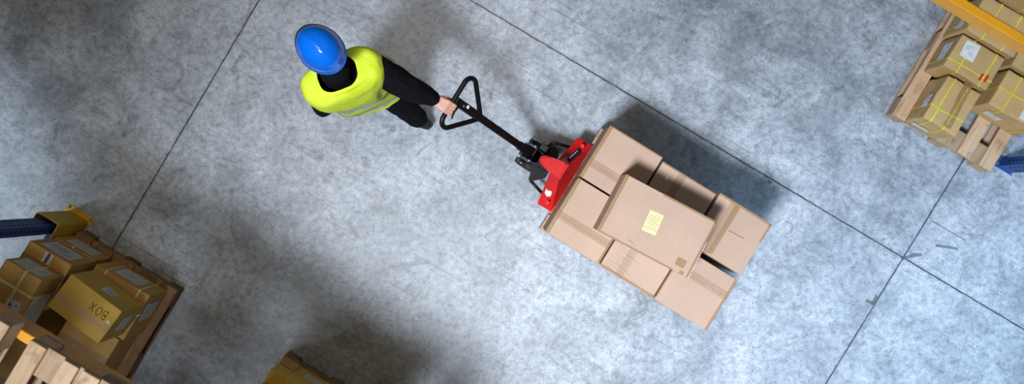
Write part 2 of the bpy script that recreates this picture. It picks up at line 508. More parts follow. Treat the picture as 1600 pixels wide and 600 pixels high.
M['wall'] = plain('grey wall cladding', (.12, .12, .115), .8, 0, .06, 2)
for nm, lo, hi in (('wall_left', (-9.2, -8, 0), (-9, 8, 10.5)), ('wall_right', (9, -8, 0), (9.2, 8, 10.5)), ('wall_back', (-9, 8, 0), (9, 8.2, 10.5)), ('wall_front', (-9, -8.2, 0), (9, -8, 10.5))):
    bm = bmesh.new(); add_box(bm, lo, hi); o = link(nm, bm, 'wall'); o['kind'] = 'structure'

# ------------------------------------------------------------------ racks
def rack(label, posts_x, front_y, back_y, zb, zt, sgn, at=AM):
    """sgn: direction of the aisle in local y"""
    t = thing('pallet_rack', label, 'rack', at @ Matrix.Translation((posts_x[0], front_y, 0)))
    ox, oy = posts_x[0], front_y
    top = 2.6
    for px in posts_x:
        for py in (front_y, back_y):
            bm = bmesh.new(); x, y = px - ox, py - oy
            s = sgn if py == front_y else -sgn
            add_box(bm, (x - .05, y - .035, .008), (x + .05, y + .035, top), .004, 2)
            # rows of slots down the aisle face and the sides
            for k in range(int(top / .05) - 2):
                z = .12 + k * .05
                for dx in (-.022, .022):
                    add_box(bm, (x + dx - .006, y + s * .0355 - .0008, z), (x + dx + .006, y + s * .0355 + .0008, z + .018), 0, 2, None, 1)
                for sx in (-1, 1): add_box(bm, (x + sx * .0505 - .0008, y - .008, z), (x + sx * .0505 + .0008, y + .008, z + .016), 0, 2, None, 1)
            up = link('upright', bm, ['blue', 'hole'], t)
            bm = bmesh.new(); add_box(bm, (x - .068, y - .043, 0), (x + .068, y + .043, .008), .002, 1)
            bp = link('foot_plate', bm, 'blue', t)
            for sx in (-1, 1):
                bm = bmesh.new(); add_cyl(bm, (x + sx * .0595, y + s * .02, .008), (x + sx * .0595, y + s * .02, .02), .007, 6)
                b_ = link('anchor_bolt', bm, 'steel', bp)
        x = px - ox; lo, hi = sorted((0, back_y - front_y)); lo += .035; hi -= .035
        zs = [.25, .95, 1.65, 2.35]
        for k, z in enumerate(zs):
            bm = bmesh.new(); add_box(bm, (x - .02, lo, z - .02), (x + .02, hi, z + .02), .003, 1); link('brace', bm, 'blue', t)
            if k:
                bm = bmesh.new()
                a, b = ((lo, zs[k - 1]), (hi, z)) if (k % 2) == (1 if sgn > 0 else 0) else ((hi, zs[k - 1]), (lo, z))
                add_tube(bm, [(x, a[0], a[1]), (x, b[0], b[1])], .018, 8); link('brace', bm, 'blue', t)
    xa, xb = posts_x[0] - ox + .05, posts_x[1] - ox - .05
    for py, s in ((front_y, sgn), (back_y, -sgn)):
        y = py - oy
        bm = bmesh.new()
        # stepped box beam: full height on the aisle side, lower ledge behind
        prof = [(.030, zb), (.030, zt - .004), (.026, zt), (-.012, zt), (-.014, zt - .03), (-.028, zt - .03), (-.030, zb)]
        va = [bm.verts.new((xa, y + s * p, z)) for p, z in prof]; vb = [bm.verts.new((xb, y + s * p, z)) for p, z in prof]
        bm.faces.new(va); bm.faces.new(vb[::-1])
        for i in range(len(prof)): bm.faces.new((va[i], va[(i + 1) % len(prof)], vb[(i + 1) % len(prof)], vb[i]))
        be = link('beam', bm, 'orange', t)
        for xe in (xa, xb):
            bm = bmesh.new(); q = -1 if xe == xa else 1
            add_box(bm, (min(xe, xe + q * .1), y + s * .036, zb - .06), (max(xe, xe + q * .1), y + s * .041, zt + .05), .0015, 1)
            link('beam_connector', bm, 'orange', be)
    return t

LB = -1.765      # left rack front post line (local y); its aisle lies towards +y
rack('blue and orange pallet rack in the lower left corner, carrying pallets on its beam', (-2.53, .28), LB, LB - 1.05, 1.94, 2.09, 1)
RB = 1.935
rack('blue and orange pallet rack in the upper right corner above strapped boxes', (2.885, .17), RB, RB + 1.05, 1.79, 1.905, -1)

# yellow column guard round the foot of the left post
t = thing('post_guard', 'yellow steel guard bolted to the floor around the blue rack post', 'guard', frame(AM, -2.53, LB, 0))
bm = bmesh.new()
prof = [(-.085, -.075), (-.085, .05), (-.072, .064), (.072, .064), (.085, .05), (.085, -.075), (.078, -.075), (.078, .046), (.069, .057), (-.069, .057), (-.078, .046), (-.078, -.075)]
for i in range(6):
    a, b = prof[i], prof[(i + 1)]
    if i == 5: continue
    c, d = prof[11 - i - 1], prof[11 - i]
    add_prism(bm, [a, b, c, d], .006, .42)
bmesh.ops.remove_doubles(bm, verts=bm.verts[:], dist=.0005)
link('guard_shell', bm, 'yellow', t)
bm = bmesh.new(); add_box(bm, (-.11, .05, 0), (.11, .105, .007), .0015, 1); 
fp = link('flange', bm, 'yellow', t)
for sx in (-1, 1):
    bm = bmesh.new(); add_cyl(bm, (sx * .09, .085, .007), (sx * .09, .085, .024), .012, 6); link('anchor_bolt', bm, 'steel', fp)
    bm = bmesh.new(); add_box(bm, (sx * .089 - .006, -.07, 0), (sx * .089 + .006, .05, .007), .0015, 1); link('flange', bm, 'yellow', t)

# ------------------------------------------------------------------ lower left pallet and boxes
pallet('brown pallet in the lower left holding the taped and labelled boxes', frame(AM, -2.03, -2.358, 0), 'wood_dark')
g = 'boxes on the lower left pallet'
Z0 = .145
def L_at(x0, x1, yf, dep, z, rot=0): return frame(AM, (x0 + x1) / 2, yf - dep / 2, z, rot)

t = carton('brown box with two pale straps at the pallet corner, beside the box marked BOX', (.405, .34, .31), L_at(-2.09, -1.685, -1.79, .34, Z0), 'box_ochre', ('x', .0), 'tape_clear', g)
strap(t, 'x', -.12, 'strap_pale', .013); strap(t, 'x', .13, 'strap_pale', .013); strap(t, 'y', .02, 'strap_pale', .013)
paper_label(t, 'front', .005, .0, .185, .20, 0, 'form')
paper_label(t, 'right', .03, -.01, .13, .19, 0, 'form')
t = carton('low brown box under the overhanging box marked BOX', (.36, .40, .305), L_at(-2.07, -1.71, -2.14, .40, Z0), 'box_ochre', ('x', .03), 'tape_clear', g)
patch(t, 'top', -.08, -.05, .09, .12, 'paper', 10, name='paper_sheet', label='white paper sheet')
t = carton('olive brown box with BOX handwritten on its taped top', (.388, .245, .345), frame(AM, -1.885, -1.955, Z0 + .316, -6), 'box_olive', ('x', -.030), 'film', g)
# read from the far side of the pallet: B O X turned half round
Bt = [[(-.9, -.45), (-.9, .45)], [(-.9, .45), (-.62, .40), (-.55, .22), (-.66, .05), (-.88, .02)], [(-.88, .02), (-.56, -.04), (-.48, -.24), (-.62, -.43), (-.9, -.45)]]
Ot = [[(-.08 + .25 * math.cos(a), .42 * math.sin(a)) for a in [2 * math.pi * k / 14 for k in range(15)]]]
Xt = [[(.42, .45), (.92, -.42)], [(.9, .42), (.45, -.45)]]
marker_strokes(t, 'top', .075, .040, .064, 180, Bt + Ot + Xt)
patch(t, 'top', .165, .02, .022, .018, 'paper', 10, .003, 'sticker', 'small white sticker')
paper_label(t, 'front', -.02, .03, .085, .10, 0, 'bars')
paper_label(t, 'right', .0, -.02, .10, .13, 0, 'form')
t = carton('undermost brown box by the blue rack post, its white label crossed by a strap', (.30, .34, .235), L_at(-2.435, -2.135, -1.795, .34, Z0), 'box_ochre', None, None, g)
strap(t, 'y', .06, 'strap_pale', .012); strap(t, 'x', -.02, 'strap_pale', .012)
paper_label(t, 'front', .0, .0, .20, .15, 0, 'form')
t = carton('brown box with black and white printed tape, beside the yellow post guard', (.305, .33, .315), L_at(-2.435, -2.13, -1.80, .33, Z0 + .24), 'box_ochre', ('x', .06), 'tape_brown', g)
paper_label(t, 'front', .0, .01, .21, .20, 0, 'bars')
patch(t, 'top', .0, .125, .055, .07, 'paper', 0, .003, 'printed_tape', 'black and white printed tape')
patch(t, 'top', .0, .125, .02, .068, 'ink', 0, .004, 'printed_tape', 'black and white printed tape')
t = carton('brown box with crossed pale straps on its top at the left edge', (.25, .40, .265), L_at(-2.385, -2.135, -1.882, .40, Z0 + .560), 'box_ochre', None, None, g)
strap(t, 'x', .02, 'strap_pale', .014); strap(t, 'y', .08, 'strap_pale', .014)
paper_label(t, 'front', .0, .02, .19, .17, 0, 'form')
paper_label(t, 'top', .055, -.03, .09, .095, 8, 'marks', ink='ink')
paper_label(t, 'top', -.075, -.02, .05, .08, 8, 'marks', ink='ink')
paper_label(t, 'right', -.04, .0, .24, .20, 0, 'form', label='grey printed label')
t = carton('brown box behind the strapped topmost one, low on the left pallet', (.32, .38, .42), L_at(-2.43, -2.11, -2.30, .38, Z0), 'box_ochre', ('y', .0), 'tape_brown', g)

# ------------------------------------------------------------------ pallets on the left beam
bd = [(-.40, -.315), (-.225, -.145), (-.125, -.035), (.03, .12), (.18, .26), (.30, .40)]
pallet('empty worn pallet on the beam at the left edge, left of the other empty one', frame(AM, -2.05, -2.29, 2.091), 'wood', None, 'empty pallets on the left rack beam')
pallet('empty worn pallet on the lower left beam, cut by the bottom edge', frame(AM, -1.135, -2.29, 2.091), 'wood', bd, 'empty pallets on the left rack beam')

# ------------------------------------------------------------------ bottom-edge pallet and box
pallet('brown pallet at the bottom edge under the dark strapped box', frame(AM, -.37, -2.355, 0), 'wood_dark')
t = carton('dark brown box with yellow straps and a small label, at the bottom edge', (.46, .42, .40), L_at(-.75, -.29, -1.768, .42, Z0), 'box_olive', ('x', 0), 'tape_brown')
strap(t, 'x', -.10); strap(t, 'x', .14); strap(t, 'y', -.05)
paper_label(t, 'front', -.02, -.06, .12, .09, 0, 'bars')
bm = bmesh.new(); add_box(bm, (-.228, .214, .02), (-.11, .222, .20), .002, 1); link('cardboard_corner', bm, 'box_ochre', t)
for k, (x0, x1) in enumerate(((-.74, -.32), (-.275, .03))):  # upper boxes out of view, added to cast the dark shadow on the floor
    t = carton(('unseen box added for shade, stacked on the strapped box at the bottom edge', 'unseen box added for shade, stacked on the right box at the bottom edge')[k], (x1 - x0, .42, .58), L_at(x0, x1, -1.86, .42, Z0 + (.407, .352)[k]), 'box_olive', ('x', 0), 'tape_brown')
    t = carton(('unseen topmost box added for shade above the strapped box at the bottom edge', 'unseen topmost box added for shade above the right box at the bottom edge')[k], (x1 - x0 - .02, .42, .55), L_at(x0, x1, -1.87, .42, Z0 + (.989, .936)[k]), 'box_olive', ('x', 0), 'tape_brown')
t = carton('dark box on the bottom edge pallet, right of the strapped one', (.30, .38, .33), L_at(-.28, .02, -1.82, .38, Z0), 'box_olive', ('x', 0), 'tape_brown')

pallet('unseen loaded pallet added for shade on the left rack beam above the bottom edge box', frame(AM, -.30, -2.30, 2.091), 'wood', None, None)  # out of view with its boxes, added to lengthen that floor shadow
for k, (x0, x1) in enumerate(((-.69, -.31), (-.29, .09))):
    carton(('unseen box added for shade on the upper pallet, nearer the left', 'unseen box added for shade on the upper pallet, nearer the right')[k], (x1 - x0, .42, .26), L_at(x0, x1, -1.76, .42, 2.236), 'box_olive', ('x', 0), 'tape_brown')

# ------------------------------------------------------------------ right pallet and its strapped boxes
pb = [(-.39 + k * .171, -.39 + k * .171 + .098) for k in range(5)]
pallet('pale wooden pallet in the upper right under boxes with yellow straps', frame(AM, 2.365, 2.40, 0), 'wood', pb, None, .78)
g = 'yellow strapped boxes on the upper right pallet'
def R_at(x0, x1, yf, dep, z, rot=0): return frame(AM, (x0 + x1) / 2, yf + dep / 2, z, rot)
t = carton('crumpled strapped box at the aisle corner of the upper right pallet', (.245, .322, .275), R_at(2.07, 2.315, 1.80, .322, Z0), 'box_kraft', None, None, g, .009)
strap(t, 'x', .03, bow=.004); strap(t, 'y', -.06, bow=.006); strap(t, 'x', -.07)
patch(t, 'top', .03, .02, .055, .32, 'tape_brown', 3, .004, 'packing_tape'); 
paper_label(t, 'left', .02, .04, .11, .075, 0, 'sparse', .005); paper_label(t, 'back', -.04, -.06, .11, .06, 0, 'sparse', .005)
t = carton('strapped box with a white label and red stickers behind the crumpled corner box', (.32, .235, .30), R_at(2.005, 2.325, 2.158, .235, Z0), 'box_kraft', None, None, g, .005)
strap(t, 'x', -.07); strap(t, 'x', .10); strap(t, 'y', -.06, bow=.004)
paper_label(t, 'top', -.065, .045, .10, .115, 4, 'sparse', .005)
patch(t, 'top', .085, -.062, .016, .05, 'red_tape', 0, .0068, 'red_sticker', 'red sticker'); patch(t, 'top', .118, -.055, .016, .05, 'red_tape', 0, .0068, 'red_sticker', 'red sticker')
paper_label(t, 'left', -.01, .03, .13, .10, 0, 'sparse', .005)
t = carton('strapped box with a white label at the right edge, nearest the blue post', (.37, .26, .30), R_at(2.385, 2.755, 2.09, .26, Z0), 'box_kraft', None, None, g, .006)
strap(t, 'x', -.09); strap(t, 'x', .14); strap(t, 'y', .0)
paper_label(t, 'top', .07, -.055, .085, .125, 0, 'sparse', .005); paper_label(t, 'back', -.06, -.01, .12, .08, 0, 'sparse', .005)
t = carton('strapped box directly under the orange beam, behind the red-stickered box', (.36, .26, .33), R_at(1.995, 2.355, 2.42, .26, Z0), 'box_kraft', None, None, g, .006)
strap(t, 'x', -.06); strap(t, 'x', .09); strap(t, 'y', -.07)
paper_label(t, 'left', .05, .03, .10, .08, 0, 'sparse', .005)
t = carton('strapped brown box at the right edge, right below the beam', (.36, .27, .30), R_at(2.38, 2.74, 2.385, .27, Z0), 'box_kraft', ('x', 0), 'tape_clear', g)
strap(t, 'x', -.07); strap(t, 'y', .02)
t = carton('strapped box with a red sticker seen above the beam at the right edge', (.36, .28, .48), R_at(2.10, 2.46, 2.70, .28, Z0), 'box_kraft', None, None, g, .006)
strap(t, 'x', -.05); strap(t, 'y', .0, bow=.005); strap(t, 'x', .1)
paper_label(t, 'back', .08, .13, .10, .09, 0, 'sparse', .005)
patch(t, 'top', -.09, .06, .018, .06, 'red_tape', -8, .0068, 'red_sticker', 'red sticker')

# ------------------------------------------------------------------ pallet truck load
ZL = .234        # top of the lifted pallet
g = 'tan boxes on the pallet truck'
load = frame(LM, 0, 0, .09)
pallet('wooden pallet lifted on the red pallet truck under the tan boxes', load @ Matrix.Rotation(R(90), 4, 'Z'), 'wood', None, None)
hz = .526
def B_at(x0, x1, y0, y1): return frame(LM, (x0 + x1) / 2, (y0 + y1) / 2, ZL + .001), (x1 - x0, y1 - y0, hz)

def lbox(label, x0, x1, y0, y1, seam, dh=0, mat='box_tan', tp='tape_clear'):
    at, s = B_at(x0, x1, y0, y1)
    off = seam[1] - ((y0 + y1) / 2 if seam[0] == 'x' else (x0 + x1) / 2)
    return carton(label, (s[0], s[1], s[2] + dh), at, mat, (seam[0], off), tp, g)
t = lbox('tan box at the load top corner beside the shaded end of the red chassis', -.585, -.205, .018, .385, ('x', .128))
edge_tape(t, 'left'); edge_tape(t, 'front', -.19, .19, .008)
t = lbox('tan box in the middle of the load\'s far side, shaded by the top box', -.190, .198, .005, .366, ('y', -.042), -.012)
patch(t, 'top', -.12, .10, .010, .03, 'paper', 0, .003, 'sticker', 'small white sticker'); edge_tape(t, 'front', None, None, .01)
t = lbox('tan box at the right-hand corner of the truck load, above the black gap', .213, .585, .017, .385, ('y', .323))
edge_tape(t, 'front', None, None, .014); edge_tape(t, 'right', .05, .18, .012)
patch(t, 'top', -.05, .0, .035, .34, 'tape_brown', 0, .0024); patch(t, 'top', .03, .015, .11, .008, 'tape_brown', 4, .0024)
t = lbox('tan box at the left-hand corner of the truck load, under a strip of shiny tape', -.585, -.200, -.385, .006, ('x', -.250))
edge_tape(t, 'left', None, None, .024); edge_tape(t, 'right', -.19, -.02, .014)
t = lbox('tan box with wrinkled stretch film in the middle of the load\'s near side', -.188, .196, -.383, .0, ('y', -.057))
edge_tape(t, 'back', None, None, .012)
bm = bmesh.new()
for k in range(9):
    y = -.19 + k * .022; x0 = -.18 + .01 * (k % 3); l = .10 + .03 * ((k * 5) % 4)
    pts = [(x0 + s * l, y - .03 * s + .004 * math.sin(9 * s + k), hz + .0025) for s in (0, .25, .5, .75, 1)]
    add_tube(bm, pts, [.0004, .0012, .0016, .0012, .0004], 6)
link('film_wrinkle', bm, 'tape_brown', t, True)
patch(t, 'top', .0, -.06, .37, .24, 'film', 0, .0036, 'stretch_film')
t = lbox('tan box at the bottom corner of the truck load, below the black gap', .207, .585, -.385, -.020, ('x', -.139), 0)
edge_tape(t, 'right', None, None, .016); edge_tape(t, 'left', -.17, .03, .006)

at = frame(LM, -.060, -.010, ZL + hz + .007, 3.7)
t = carton('large tan box with a pale yellow note, lying on top of the truck load', (.60, .372, .275), at, 'box_tan', None, None, g)
edge_tape(t, 'left', None, None, .022); edge_tape(t, 'front', -.05, .30, .012); edge_tape(t, 'right', None, None, .012); edge_tape(t, 'back', -.28, .2, .008)
paper_label(t, 'top', -.03, .006, .088, .130, 4, 'form', paper='paper_yellow', label='pale yellow note', ink='ink_faint')
patch(t, 'top', .225, -.125, .058, .05, 'tape_brown', 0); patch(t, 'top', .255, -.175, .03, .02, 'tape_brown', 0)
patch(t, 'top', -.255, .02, .05, .045, 'film', 20, .0026, 'tape_patch')
bm = bmesh.new()
pts = [(-.125 + .07 * s, -.155 + .012 * math.sin(math.pi * s) - .018 * s, .2756) for s in (0, .2, .4, .6, .8, 1)]
add_tube(bm, pts, [.0004, .002, .003, .003, .002, .0004], 8); link('dent', bm, 'tape_brown', t, True)
bm = bmesh.new()
for k in range(12):
    y = -.186 + k * .02
    add_tube(bm, [(.303, y, .272), (.306, y + .010, .2765), (.303, y + .02, .272)], .0022, 6)
link('torn_edge', bm, 'paper', t, True)

# ------------------------------------------------------------------ pallet truck
t = thing('pallet_truck', 'red hand pallet truck with a long black handle carrying the tan boxes', 'pallet truck', frame(LM, -.70, 0, 0))
OX = -.70
def tp(x, y, z): return Vector((x - OX, y, z))
# chassis: arched plate, high in the middle and falling to both ends
bm = bmesh.new()
ys = [-.262, -.20, -.05, .05, .20, .262]
Fz = [.235, .262, .37, .37, .262, .235]; Rz = [.255, .30, .485, .485, .30, .255]
Rx = [-.602, -.616, -.672, -.672, -.616, -.602]
Fx = [-.702, -.712, -.742, -.742, -.712, -.702]
F = [bm.verts.new(tp(x, y, z)) for x, y, z in zip(Fx, ys, Fz)]
Rg = [bm.verts.new(tp(x, y, z)) for x, y, z in zip(Rx, ys, Rz)]
Bk = [bm.verts.new(tp(-.588, y, .254)) for y in ys]; Bl = [bm.verts.new(tp(-.606, y, .244)) for y in ys]
Fb = [bm.verts.new(tp(-.690, y, .10)) for y in ys]; Bb = [bm.verts.new(tp(-.608, y, .10)) for y in ys]
rows = [Fb, F, Rg, Bk, Bl, Bb]
for a, b in zip(rows, rows[1:] + rows[:1]):
    for i in range(5): bm.faces.new((a[i], a[i + 1], b[i + 1], b[i]))
for i in (0, 5): bm.faces.new([r[i] for r in rows])
bmesh.ops.bevel(bm, geom=[e for e in bm.edges if e.calc_face_angle(0) > .3], offset=.005, segments=2, affect='EDGES')
ch = link('chassis', bm, 'red', t)
for sy in (-1, 1):
    bm = bmesh.new(); add_cyl(bm, tp(-.636, sy * .222, .255), tp(-.648, sy * .222, .318), .014, 16); link('peg', bm, 'red', ch, False)
    bm = bmesh.new(); add_box(bm, (-.60 - OX, sy * .185 - .08, .128), (.52 - OX, sy * .185 + .08, .188), .008, 2)
    add_prism(bm, [(.52 - OX, sy * .185 - .08), (.58 - OX, sy * .185 - .04), (.58 - OX, sy * .185 + .04), (.52 - OX, sy * .185 + .08)], .14, .18)
    fk = link('fork', bm, 'red', t)
    bm = bmesh.new(); add_cyl(bm, (.40 - OX, sy * .185 - .035, .04), (.40 - OX, sy * .185 + .035, .04), .04, 24); link('load_wheel', bm, 'black_rubber', fk)
    bm = bmesh.new(); add_tube(bm, [tp(-.825, sy * .15, .17), tp(-.78, sy * .165, .165), tp(-.685, sy * .19, .16)], .011, 12); link('push_rod', bm, 'black_metal', t)
    bm = bmesh.new(); add_cyl(bm, tp(-.822, sy * .142, .175), tp(-.834, sy * .152, .198), .008, 10); link('pivot_bolt', bm, 'steel', t)
    bm = bmesh.new()
    add_cyl(bm, tp(-.885, sy * .045, .085), tp(-.885, sy * .100, .085), .085, 28); w_ = link('steer_wheel', bm, 'black_rubber', t)
    bm = bmesh.new(); add_cyl(bm, tp(-.885, sy * .044, .085), tp(-.885, sy * .102, .085), .045, 20); link('hub', bm, 'grease', w_)
    bm = bmesh.new()       # triangular rocker arm
    add_prism(bm, [(-.90 - OX, sy * .02), (-.86 - OX, sy * .075), (-.838 - OX, sy * .155), (-.812 - OX, sy * .155), (-.745 - OX, sy * .085), (-.745 - OX, sy * .02)], .18, .215)
    bmesh.ops.recalc_face_normals(bm, faces=bm.faces[:])
    link('rocker_arm', bm, 'grease', t)
bm = bmesh.new()           # raised hood over the pump: rounded tongue pointing to the handle
poly = [(-.666, .055), (-.70, .055), (-.78, .042), (-.825, .030), (-.842, .016), (-.848, 0), (-.842, -.016), (-.825, -.030), (-.78, -.042), (-.70, -.055), (-.666, -.055)]
lo_ = [bm.verts.new(tp(x, y, .44 + (x + .666) * .35)) for x, y in poly]; up_ = [bm.verts.new(tp(x, y, .535 + (x + .666) * .25)) for x, y in poly]
bm.faces.new(lo_[::-1]); bm.faces.new(up_)
for i in range(len(poly)): bm.faces.new((lo_[i], lo_[(i + 1) % len(poly)], up_[(i + 1) % len(poly)], up_[i]))
bmesh.ops.bevel(bm, geom=[e for e in bm.edges if all(v in up_ for v in e.verts)], offset=.012, segments=3, affect='EDGES')
link('pump_hood', bm, 'red', t)
# badges on the two sloping faces
def on_slope(y0, y1, s0, s1, sgn):
    # corner points on the strip between front edge and ridge
    out = []
    for y, s in ((y0, s0), (y1, s0), (y1, s1), (y0, s1)):
        k = (abs(y) - .05) / .15
        f = Vector((-.742 + .03 * k, y, .37 + (.262 - .37) * k)); r = Vector((-.672 + .056 * k, y, .485 + (.30 - .485) * k))
        out.append(f.lerp(r, s))
    n = (out[1] - out[0]).cross(out[3] - out[0]).normalized()
    if n.z < 0: n = -n
    return [p + n * .011 - Vector((OX, 0, 0)) for p in out], n
for (y0, y1, s0, s1, mt, nm, lb) in ((-.18, -.13, .25, .75, 'paper', 'sticker', 'white hexagonal sticker'), (.085, .19, .60, .85, 'hole', 'name_plate', 'black name plate')):
    q, n = on_slope(y0, y1, s0, s1, 1); bm = bmesh.new()
    if nm == 'sticker':
        c = sum(q, Vector()) / 4; e1 = (q[1] - q[0]) * .55; e2 = (q[3] - q[0]) * .55
        q = [c + e1 * math.cos(a) + e2 * math.sin(a) for a in [math.pi / 3 * k for k in range(6)]]
    a = [bm.verts.new(p) for p in q]; b = [bm.verts.new(p - n * .014) for p in q]
    bm.faces.new(a); bm.faces.new(b[::-1])
    for i in range(len(q)): bm.faces.new((a[i], a[(i + 1) % len(q)], b[(i + 1) % len(q)], b[i]))
    o = link(nm, bm, mt, ch); o['label'] = lb
    if nm == 'name_plate':
        bm = bmesh.new()
        for k in range(5):
            s = .15 + .15 * k
            p = q[0].lerp(q[1], s).lerp(q[3].lerp(q[2], s), .5) + n * .001
            add_box(bm, (-.004, -.004, -.0004), (.004, .004, .0004), 0, 2, Matrix.Translation(p))
        link('lettering', bm, 'ink_grey', o)
# hydraulic pump
bm = bmesh.new(); add_cyl(bm, tp(-.80, 0, .10), tp(-.80, 0, .40), .052, 24); add_cyl(bm, tp(-.80, 0, .40), tp(-.80, 0, .455), .03, 20)
add_cyl(bm, tp(-.885, 0, .06), tp(-.885, 0, .30), .045, 20); add_box(bm, tp(-.90, -.05, .20), tp(-.77, .05, .30), .008, 2)
link('pump', bm, 'grease', t, False)
bm = bmesh.new()
add_box(bm, tp(-.965, -.062, .27), tp(-.895, -.040, .38), .006, 2); add_box(bm, tp(-.965, .040, .27), tp(-.895, .062, .38), .006, 2)
add_cyl(bm, tp(-.935, -.085, .335), tp(-.935, .085, .335), .020, 18)
add_box(bm, tp(-.985, -.045, .285), tp(-.94, .045, .30), .003, 1)
add_box(bm, tp(-.985, -.10, .25), tp(-.91, -.062, .29), .004, 1); add_box(bm, tp(-.89, .055, .26), tp(-.83, .10, .31), .004, 1)
link('handle_bracket', bm, 'black_metal', t)
for p in ((-.94, .088, .335), (-.94, -.088, .335), (-.915, .05, .385), (-.90, -.05, .385)):
    bm = bmesh.new(); add_cyl(bm, tp(p[0], p[1], p[2] - .008), tp(p[0], p[1], p[2] + .008), .006, 8); link('pivot_bolt', bm, 'steel', t)
# handle: rectangular tube up to the loop
piv = Vector((-.93, 0, .335)); grip = Vector((-1.466, 0, 1.0)); hd = (grip - piv).normalized(); hl = (grip - piv).length
side = Vector((0, 1, 0)); nrm = hd.cross(side).normalized()
if nrm.z < 0: nrm = -nrm
HM = Matrix(((hd.x, side.x, nrm.x, piv.x - OX), (hd.y, side.y, nrm.y, piv.y), (hd.z, side.z, nrm.z, piv.z), (0, 0, 0, 1)))
bm = bmesh.new()
add_box(bm, (-.02, -.030, -.020), (.12, .030, .020), .008, 2, HM); add_box(bm, (.10, -.024, -.017), (hl - .20, .024, .017), .007, 2, HM)
hnd = link('handle', bm, 'black_metal', t)
bm = bmesh.new(); add_box(bm, (hl - .235, -.027, -.022), (hl - .004, .027, .021), .009, 3, HM); link('control_head', bm, 'black_metal', hnd)
def arc(c, r, a0, a1, n=10): return [(c[0] + r * math.cos(R(a0 + (a1 - a0) * k / n)), c[1] + r * math.sin(R(a0 + (a1 - a0) * k / n))) for k in range(n + 1)]
rc = .050
half = [(hl, .03), (hl, .09)] + arc((hl - rc, .118), rc, 0, 128, 10) + [(hl - .136, .114), (hl - .191, .071), (hl - .237, .035), (hl - .262, .014)]
lp = half + [(a, -b) for a, b in half[::-1]]
bm = bmesh.new(); add_tube(bm, [HM @ Vector((a, b, 0)) for a, b in lp], .0155, 14, closed=True)
link('grip_loop', bm, 'black_metal', hnd, True)
bm = bmesh.new(); add_tube(bm, [HM @ Vector(p) for p in ((hl - .07, -.024, -.01), (hl - .075, -.055, -.02), (hl - .09, -.085, -.03), (hl - .10, -.10, -.03))], [.007, .007, .006, .004], 8); link('release_lever', bm, 'black_metal', hnd, True)
bm = bmesh.new(); add_box(bm, (hl - .122, .0, .020), (hl - .100, .020, .024), .002, 1, HM); o = link('button', bm, 'white_plastic', hnd); o['label'] = 'white button'
bm = bmesh.new(); add_cyl(bm, HM @ Vector((hl - .075, .0, .02)), HM @ Vector((hl - .075, .0, .025)), .006, 12); link('rivet', bm, 'steel', hnd)

# ------------------------------------------------------------------ person
P = thing('person', 'person in a blue hard hat and yellow vest pulling the black truck handle', 'person', Matrix.Translation((-.93, .66, 0)))
PO = Vector((-.93, .66, 0))
def W(x, y, z): return Vector((x, y, z)) - PO
def LW(x, y, z):
    v = LM @ Vector((x, y, z)); return v - PO
fwd = Vector((-.76, .65, 0)).normalized(); rgt = Vector((fwd.y, -fwd.x, 0))
S_R, S_L = W(-.755, .684, 1.375), W(-1.068, .553, 1.372)
E_R = W(-.585, .592, 1.185)
WR_R = LW(-1.556, -.060, 1.040)
E_L, WR_L = W(-1.092, .492, 1.12), W(-1.10, .590, .88)
HIP_R, HIP_L = W(-.845, .675, .90), W(-1.015, .635, .90)
KN_R, AN_R, TO_R = W(-.745, .590, .50), W(-.640, .500, .13), W(-.735, .560, .035)
KN_L, AN_L, TO_L = W(-1.09, .725, .49), W(-1.165, .745, .085), W(-1.30, .835, .035)
NECK = W(-.940, .640, 1.47); HEAD = W(-.978, .718, 1.675)
CHEST = W(-.915, .620, 1.25); WAIST = W(-.925, .645, 1.02)

def hand(bm, wrist, xdir, ydir, zdir, fingers, thumb):
    mt = Matrix((( xdir.x, ydir.x, zdir.x, wrist.x), (xdir.y, ydir.y, zdir.y, wrist.y), (xdir.z, ydir.z, zdir.z, wrist.z), (0, 0, 0, 1)))
    mp_ = []
    for y, pts, r in fingers:
        pts = [mt @ Vector((a, y + c, b)) for a, b, c in pts]
        mp_.append(pts[0])
        for i in range(len(pts) - 1): add_cone(bm, pts[i], pts[i + 1], r * (1 - .07 * i), r * (1 - .07 * (i + 1)), 10)
        add_cone(bm, mt @ Vector((.005, y * .6, 0)), pts[0], .014, r * 1.2, 10)
    for i in range(3):
        for k in (.25, .5, .75): add_cone(bm, mt @ Vector((.012, fingers[i][0] * .6 * (1 - k) + fingers[i + 1][0] * .6 * k, 0)), mp_[i].lerp(mp_[i + 1], k), .0135, .0105, 8)
    tpt = [mt @ Vector(p) for p in thumb]
    rr = [.014, .0115, .0105, .0085]
    for i in range(len(tpt) - 1): add_cone(bm, tpt[i], tpt[i + 1], rr[i], rr[i + 1], 10)

bm = bmesh.new()
# skull, jaw, nose, ears, neck
hrot = Matrix((( rgt.x, fwd.x, 0), (rgt.y, fwd.y, 0), (0, 0, 1)))
def hp(x, y, z): return HEAD + rgt * x + fwd * y + Vector((0, 0, z))
add_ball(bm, hp(0, -.008, .03), 1, (.076, .096, .10), hrot); add_ball(bm, hp(0, .022, -.045), 1, (.060, .066, .078), hrot)
add_ball(bm, hp(0, .058, -.095), 1, (.030, .026, .022), hrot)
add_cone(bm, hp(0, .090, .012), hp(0, .104, -.022), .009, .014, 10); add_ball(bm, hp(0, .084, -.055), 1, (.024, .014, .014), hrot)
add_cone(bm, hp(-.04, .078, .03), hp(.04, .078, .03), .011, .011, 10)
for s in (-1, 1): add_ball(bm, hp(s * .078, -.012, -.012), 1, (.010, .022, .034), hrot, 14, 10); add_ball(bm, hp(s * .045, .062, -.03), 1, (.02, .02, .022), hrot, 12, 8)
add_cone(bm, NECK + Vector((0, 0, -.03)), hp(0, -.022, -.06), .060, .054)
